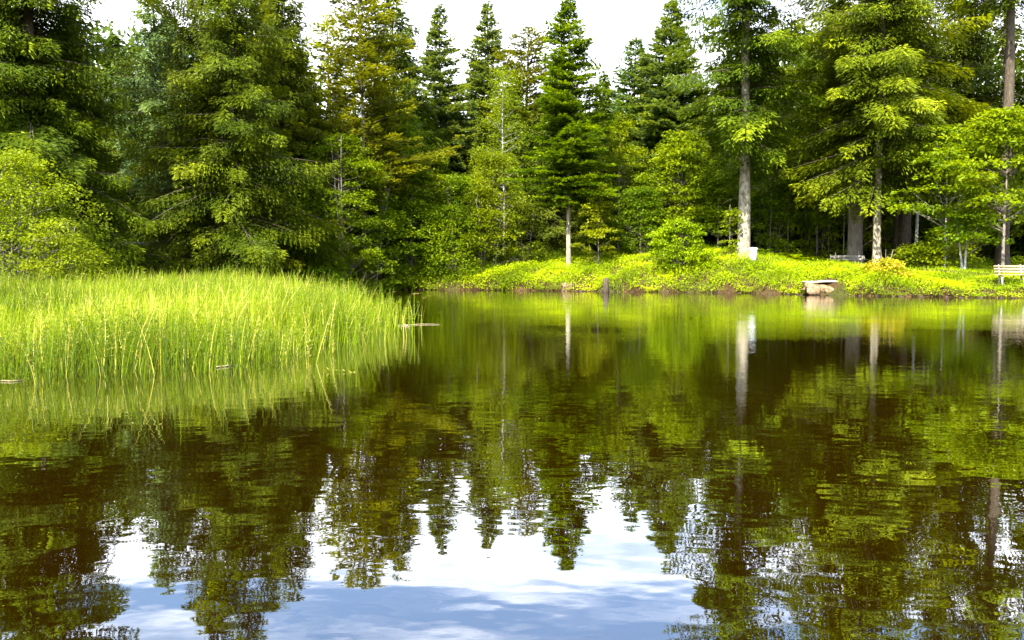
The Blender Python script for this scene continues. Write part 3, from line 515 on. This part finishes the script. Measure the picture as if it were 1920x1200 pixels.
# shaded undergrowth under the trees and round the dark corner
ug = MB()
X, Y, d = scatter(60000, -32, 36, 42, 72, lambda X, Y, d: (d > -.1) & (d < 18) & ((X < 1) | (d > np.where(X > 13, 12.5, 8))) & (rng.random(X.shape) < .35 + .65 * sn(X, Y, .5, 5)))
Z = ground(X, Y); n = len(X)
for j in range(4):
    hz = rng.uniform(.05, .6, n) * (.4 + sn(X, Y, .8, 3)); P = np.stack([X + rng.normal(0, .12, n), Y + rng.normal(0, .12, n), np.maximum(Z, 0) + hz], -1)
    dn = rng.normal(0, 1, (n, 3)); dn[:, 2] *= .4; nn = rng.normal(0, .4, (n, 3)); nn[:, 2] += 1
    add_leaves(ug, P, dn, nn, rng.uniform(.1, .22, n), rng.uniform(.05, .12, n), np.clip(.1 + .5 * rng.random(n), 0, 1), .2)
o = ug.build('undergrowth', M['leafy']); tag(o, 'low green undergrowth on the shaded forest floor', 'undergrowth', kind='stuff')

# fern fringe behind the grass
def fern_mesh(seed):
    r = np.random.default_rng(seed); m = MB()
    for f in range(11):
        az = r.uniform(0, 6.28); o = np.array([math.cos(az), math.sin(az), 0]); sd = np.array([-o[1], o[0], 0]); Lf = r.uniform(.55, .95); n = 44
        s = np.repeat(np.linspace(.12, 1, n // 2), 2); sg = np.tile([-1, 1], n // 2)
        P = o * (s * Lf * .75)[:, None]; P[:, 2] = Lf * (1.05 * s - .75 * s ** 2)
        dn = sd * sg[:, None] + o * .45; dn[:, 2] -= .1; nn = np.tile([0, 0, 1.], (n, 1)) - o * .3
        w = .24 * Lf * np.sin(np.clip(s * .9 + .1, 0, 1) * math.pi) ** .7 + .02
        add_leaves(m, P, dn, nn, w, np.full(n, .055), np.clip(.3 + .3 * r.random(n), 0, 1))
    return m
fp = None
for i in range(44):
    px = 1400 + rs.uniform(20, 190) if i < 30 else rs.uniform(1630, 1760); D = rs.uniform(56.5, 60) if i < 30 else rs.uniform(60, 64); loc = put(px, D)
    if fp is None: fp = fern_mesh(3).build('fern', M['bank']); fp.location = loc; tag(fp, 'bright green fern at the edge of the wood behind the grass', 'fern', 'ferns along the edge of the wood')
    else:
        c = fp.copy(); COL.objects.link(c); c.location = loc; c.rotation_euler = (0, 0, rs.uniform(0, 6)); s = rs.uniform(.9, 1.5); c.scale = (s, s, s)

# ------------------------------------------------------------------ reed bed
def wp(px, D): return (xat(px, D), D)
RP = [wp(*p) for p in ((-500, 9.0), (-100, 9.6), (0, 9.9), (150, 10.1), (300, 10.6), (450, 10.9), (560, 11.6), (655, 13.0), (725, 15.2), (775, 17.6), (798, 19.2), (785, 20.6), (715, 26), (655, 33), (590, 39), (500, 45.5), (400, 47.5), (200, 48.5), (-100, 45), (-500, 36))]
RPn = np.array(RP)
def redge(X, Y):
    dm = np.full(X.shape, 1e9)
    for i in range(len(RPn)):
        ax, ay = RPn[i]; bx, by = RPn[(i + 1) % len(RPn)]; ex, ey = bx - ax, by - ay; t = np.clip(((X - ax) * ex + (Y - ay) * ey) / (ex * ex + ey * ey), 0, 1)
        dm = np.minimum(dm, np.hypot(X - ax - t * ex, Y - ay - t * ey))
    return dm
rng = np.random.default_rng(77); reed = MB()
B('unseen_shade_tree', (-14.3, 15.2, gz(-14.3, 15.2)), 10, 2.7, .8, 'unseen alder added out of frame to shade the reeds', 'tree', 'leafy', nc=90, lpc=90, lf=.16, seed=95)  # added tree out of view, there only to throw shade across the reeds
def reeds(n, y0, y1, width, keep):
    Y = rng.uniform(y0, y1, n); X = rng.uniform(-.95, -.10, n) * Y; ok = inpoly(X, Y, RP); X, Y = X[ok], Y[ok]
    e = redge(X, Y); p = np.clip(.04 + (e / 3.0) ** 1.8, 0, 1) * np.clip(.15 + 1.15 * sn(X, Y, 2.3, 3), 0, 1); ok = rng.random(len(X)) < p * keep; X, Y, e = X[ok], Y[ok], e[ok]; n = len(X)
    Z = np.maximum(ground(X, Y), -.25) ; Z = np.where(Z < 0, -.12, Z)
    H = rng.normal(.72, .15, n) * (.62 + .70 * sn(X, Y, 1.4, 1)) * (.78 + .22 * np.clip(e / 2, 0, 1)) + .08 + .12 * np.clip((Y - 12) / 8, 0, 1) + .30 * np.clip((Y - 22) / 20, 0, 1)
    a = rng.uniform(0, 6.28, n); ln = np.abs(rng.normal(0, .17, n)) + .02; bend = rng.normal(0, .16, n)
    lean = np.stack([np.cos(a) * ln + .06, np.sin(a) * ln, np.zeros(n)], -1); bd = np.stack([np.cos(a + .6) * bend, np.sin(a + .6) * bend, np.zeros(n)], -1)
    brk = rng.random(n) < .05; lean[brk] *= 4.5
    seg = 4; T = np.linspace(0, 1, seg + 1); pts = []
    b0 = np.stack([X, Y, Z], -1)
    for t_ in T:
        q = b0 + lean * (H * t_)[:, None] + bd * (H * t_ ** 2.5)[:, None]; q[:, 2] += H * t_ * np.where(brk, .75, 1) - np.where(brk, .35 * t_ ** 3, 0); pts.append(q)
    b = rng.uniform(0, 6.28, n); S = np.stack([np.cos(b), np.sin(b) * .4, np.zeros(n)], -1)
    wd = width * rng.uniform(.7, 1.3, n); tint = np.clip(rng.normal(.36, .15, n) + .55 * (sn(X, Y, .9, 7) - .5), 0, 1); tint[rng.random(n) < .08] = .95
    for k in range(seg):
        w0 = wd * (1 - .75 * T[k] ** 2); w1 = wd * (1 - .75 * T[k + 1] ** 2)
        V = np.stack([pts[k] - S * w0[:, None] / 2, pts[k] + S * w0[:, None] / 2, pts[k + 1] + S * w1[:, None] / 2, pts[k + 1] - S * w1[:, None] / 2], 1)
        reed.quads(V, np.clip(tint + .12 * T[k], 0, 1))
    # whorls of tiny leaves near the top of the nearer stems
    if y0 < 20:
        sel = rng.random(n) < .5
        for t_ in (.5, .6, .7, .8, .9):
            i = int(t_ * seg); f = t_ * seg - i; q = (pts[i] * (1 - f) + pts[min(seg, i + 1)] * f)[sel]; m = len(q)
            for s_ in (-1, 1):
                dn = np.stack([s_ * np.ones(m) + rng.normal(0, .3, m), rng.normal(0, .6, m), rng.uniform(.4, 1.2, m)], -1); add_leaves(reed, q, dn, rng.normal(0, 1, (m, 3)), rng.uniform(.03, .07, m), np.full(m, .009), np.clip(tint[sel], 0, 1))
reeds(64000, 9, 16, .013, 1.0)
reeds(120000, 16, 27, .014, .75)
reeds(110000, 27, 49, .022, .55)
o = reed.build('reeds', M['reed']); tag(o, 'dense bed of bright green horsetail reeds standing in the shallow water', 'reeds', kind='stuff')

# ------------------------------------------------------------------ benches, bin, stones, stumps
def bench(loc, rz, label, W=2.0, slats=2, wood='wood', leg='concrete'):
    root = thing('park_bench', loc, label, 'bench', 'benches around the pond', rz)
    s = MB()
    for k in range(3): s.box((0, -.02 - .15 * k, .45), (W, .125, .04), tint=.5)
    s.build('seat', M[wood], root)
    s = MB(); tilt = np.array(Matrix.Rotation(R(-14), 3, 'X'))
    hh = .42 / slats
    for k in range(slats): z = .60 + hh * k; s.box((0, .10 + (z - .5) * .25, z), (W, .035, hh * .68), tilt, tint=.5)
    s.build('backrest', M[wood], root)
    for sx in (-1, 1):
        s = MB(); x = sx * W * .34
        s.tube([(x, -.32, -.15), (x, -.30, .15), (x, -.26, .425)], [.05, .045, .045], 8); s.tube([(x, .10, -.15), (x, .06, .2), (x, .06, .43)], [.05, .045, .045], 8)
        s.box((x, -.15, .405), (.07, .42, .045)); s.tube([(x, .07, .40), (x, .12, .55), (x, .24, .98)], [.03, .026, .022], 8)
        s.build('leg', M[leg], root, smooth=False)
    return root
bench(put(1590, 54.5), R(0), 'weathered grey bench in front of the thickest grey trunk', W=2.25, slats=1)
bench(put(1896, 42.2), R(-10), 'pale slatted bench at the right edge near the water', W=1.5, slats=3, wood='palewood')
bench((xat(697, 59.2), 59.2, gz(xat(697, 59.2), 59.2)), R(12), 'dim slatted bench half hidden by leaves at the dark corner', W=1.7, slats=3, wood='palewood')

x = xat(1411, 53); zb = gz(x, 53)
bn = thing('litter_bin', (x, 53, zb), 'white litter bin with lid leaning by the sunlit trunk', 'bin'); bn.rotation_euler = (R(2), R(1), 0)
s = MB(); zz_ = [.10, .12, .2, .5, .80, .82]; s.tube([(0, 0, a) for a in zz_], [.16, .205, .215, .235, .26, .25], 20); s.build('body', M['binpaint'], bn, smooth=True)
s = MB(); s.tube([(0, 0, a) for a in (.80, .815, .88, .93, .95)], [.275, .295, .29, .22, .06], 20); s.build('lid', M['binpaint'], bn, smooth=True)
s = MB(); s.tube([(0, .24, -.3), (0, .27, .5), (0, .27, .8)], [.035] * 3, 8); s.build('post', M['binmetal'], bn, smooth=True)

def rock(loc, size, seed, label, mat='stone', name='rock', cat='stone', group=None, rz=0, n=10, rough=.12):
    r = np.random.default_rng(seed); th = np.linspace(.02, math.pi - .02, n); ph = np.arange(2 * n) * math.pi / n
    TH, PH = np.meshgrid(th, ph, indexing='ij'); V = np.stack([np.sin(TH) * np.cos(PH), np.sin(TH) * np.sin(PH), np.cos(TH)], -1)
    V = np.sign(V) * np.abs(V) ** .65
    for k in range(6):
        a = norm(r.normal(0, 1, 3)); f = r.uniform(2, 5); V = V * (1 + rough * .5 * np.sin((V @ a) * f + r.uniform(0, 6)))[..., None]
    V = V * np.array(size) / 2; i = np.arange(V.shape[0] * V.shape[1]).reshape(V.shape[:2]); nx = np.roll(i, -1, 1)
    Q = np.stack([i[:-1], i[1:], nx[1:], nx[:-1]], -1).reshape(-1, 4); m = MB(); m.raw(V.reshape(-1, 3), Q); o = m.build(name, M[mat], smooth=True); o.location = loc; o.rotation_euler = (0, 0, rz); return tag(o, label, cat, group)
p = at(1524, 527, 46.3); rock((p.x, p.y, p.z - .05), (1.15, .9, .12), 1, 'flat pale stone slab, left one of the lakeside landing', name='stone_slab', cat='stone slab', rough=.08)
p = at(1554, 526, 46.4); rock((p.x, p.y, p.z - .04), (1.1, .9, .13), 2, 'flat pale stone slab, right one of the lakeside landing', name='stone_slab', cat='stone slab', rough=.08)
p = at(1524, 538, 45.75); rock((p.x, p.y, p.z - .1), (1.0, .8, .5), 3, 'reddish boulder under the left slab of the landing', 'earthstone', 'boulder', 'boulder', rough=.3)
p = at(1552, 539, 45.8); rock((p.x, p.y, p.z - .12), (.85, .7, .5), 4, 'reddish boulder under the right slab of the landing', 'earthstone', 'boulder', 'boulder', rough=.3)
p = water_pt(1858, 556); rock((p[0], p[1], .12), (.6, .45, .35), 5, 'small pale rock at the waterline near the right bench')
p = water_pt(1062, 545); rock((p[0] , p[1] - .9, .12), (.85, .6, .75), 6, 'rounded mottled boulder in the water below the bare fir trunk', 'earthstone', 'boulder', 'boulder')
# line of small stones at the water's edge
sr = random.Random(9); sp_ = None
for i in range(46):
    px = 1090 + i * 18.2 + sr.uniform(-14, 14); t_ = np.interp(px, [1000, 1200, 1400, 1540, 1700, 1920], [545.6, 548.2, 550.3, 553.8, 556.8, 559.8]); q = water_pt(px, t_)
    if sp_ is None: sp_ = rock((q[0], q[1] + .1, .02), (.26, .2, .14), 11, 'small dark stone along the waterline of the sunny bank', 'darkstone', 'shore_stone', 'stone', 'small stones along the waterline')
    else:
        c = sp_.copy(); COL.objects.link(c); s = sr.uniform(.4, .95); c.location = (q[0], q[1] + sr.uniform(.05, .4), sr.uniform(-.05, .03)); c.scale = (s * 1.2, s, s * .8); c.rotation_euler = (0, 0, sr.uniform(0, 6))
# stumps
def stump(px, py, D, h, r_, label, mat='log'):
    p = at(px, py, D); m = MB(); rg = np.random.default_rng(int(px))
    m.tube([(0, 0, -.5), (0, 0, 0), (0, 0, h * .5), (.01, 0, h), (.01, 0, h + .015), (.01, 0, h + .018)], [r_ * 1.25, r_ * 1.15, r_, r_ * .96, r_ * .9, .02], 14, wob=.06, rng=rg)
    o = m.build('tree_stump', M[mat], smooth=False); o.location = p; return tag(o, label, 'stump')
stump(1136, 540, 50.4, .6, .17, 'brown tree stump at the edge of the water', 'bark')

def logo(name, pts, rad, label, cat, mat='log', sides=8):
    m = MB(); m.tube(pts, rad, sides); o = m.build(name, M[mat], smooth=True); return tag(o, label, cat)
a = at(206, 461, 50); b_ = at(262, 457, 50.2); c_ = at(312, 455, 50.4)
logo('fallen_log', [a, b_, c_], [.13, .11, .08], 'pale fallen log lying on the bank above the reeds', 'log')
a = at(228, 452, 49.6); b_ = at(252, 457, 49.5); c_ = at(300, 462, 49.4)
logo('branch', [a, b_, c_], [.04, .05, .03], 'bare broken branch leaning across the fallen log', 'branch')
# sticks floating by the tip of the reed bed, dead stems at the front
def fl(px, py, z=.012): q = water_pt(px, py); return (q[0], q[1], z)
logo('floating_stick', [fl(752, 611), fl(790, 608.5), fl(824, 609)], [.012, .01, .005], 'long pale stick floating off the tip of the reeds', 'stick', 'palewood', 6)
logo('floating_stick', [fl(748, 612), fl(757, 609.5), fl(768, 614)], [.02, .022, .012], 'short curled stick floating against the reed tip', 'stick', 'palewood', 6)
logo('floating_stick', [fl(405, 690), fl(425, 687.5), fl(448, 685)], [.012, .014, .006], 'pale dead stem floating in front of the reeds', 'stick', 'palewood', 6)
logo('floating_stick', [fl(-10, 715), fl(20, 716), fl(44, 714)], [.006, .007, .004], 'pale dead stem floating at the left edge', 'stick', 'palewood', 6)
# leaves on the water near the dark corner
lp = None
for i, (px, py) in enumerate(((772, 551), (781, 550.5), (800, 558), (811, 553.5), (700, 549), (735, 547))):
    q = water_pt(px, py)
    if lp is None:
        m = MB(); r_ = .16; V = [(0, 0, 0), (r_, -r_ * .7, .004), (r_ * 2, 0, .012), (r_, r_ * .7, .004)]; m.raw(V, [[0, 1, 2, 3]], .8)
        V = [(r_ * .6, 0, .006), (r_ * .2, r_ * .8, .015), (r_ * .9, r_ * 1.3, .02), (r_ * 1.3, r_ * .5, .01)]; m.raw(V, [[0, 3, 2, 1]], .4)
        lp = m.build('floating_leaf', M['lily']); lp.location = (q[0], q[1], .006); tag(lp, 'pale leaf floating on the dark corner of the pond', 'leaf', 'leaves floating at the dark corner')
    else: c = lp.copy(); COL.objects.link(c); c.location = (q[0], q[1], .006); c.rotation_euler = (0, 0, i * 1.3)
print('faces', sum(len(o.data.polygons) for o in bpy.data.objects if o.type == 'MESH'))
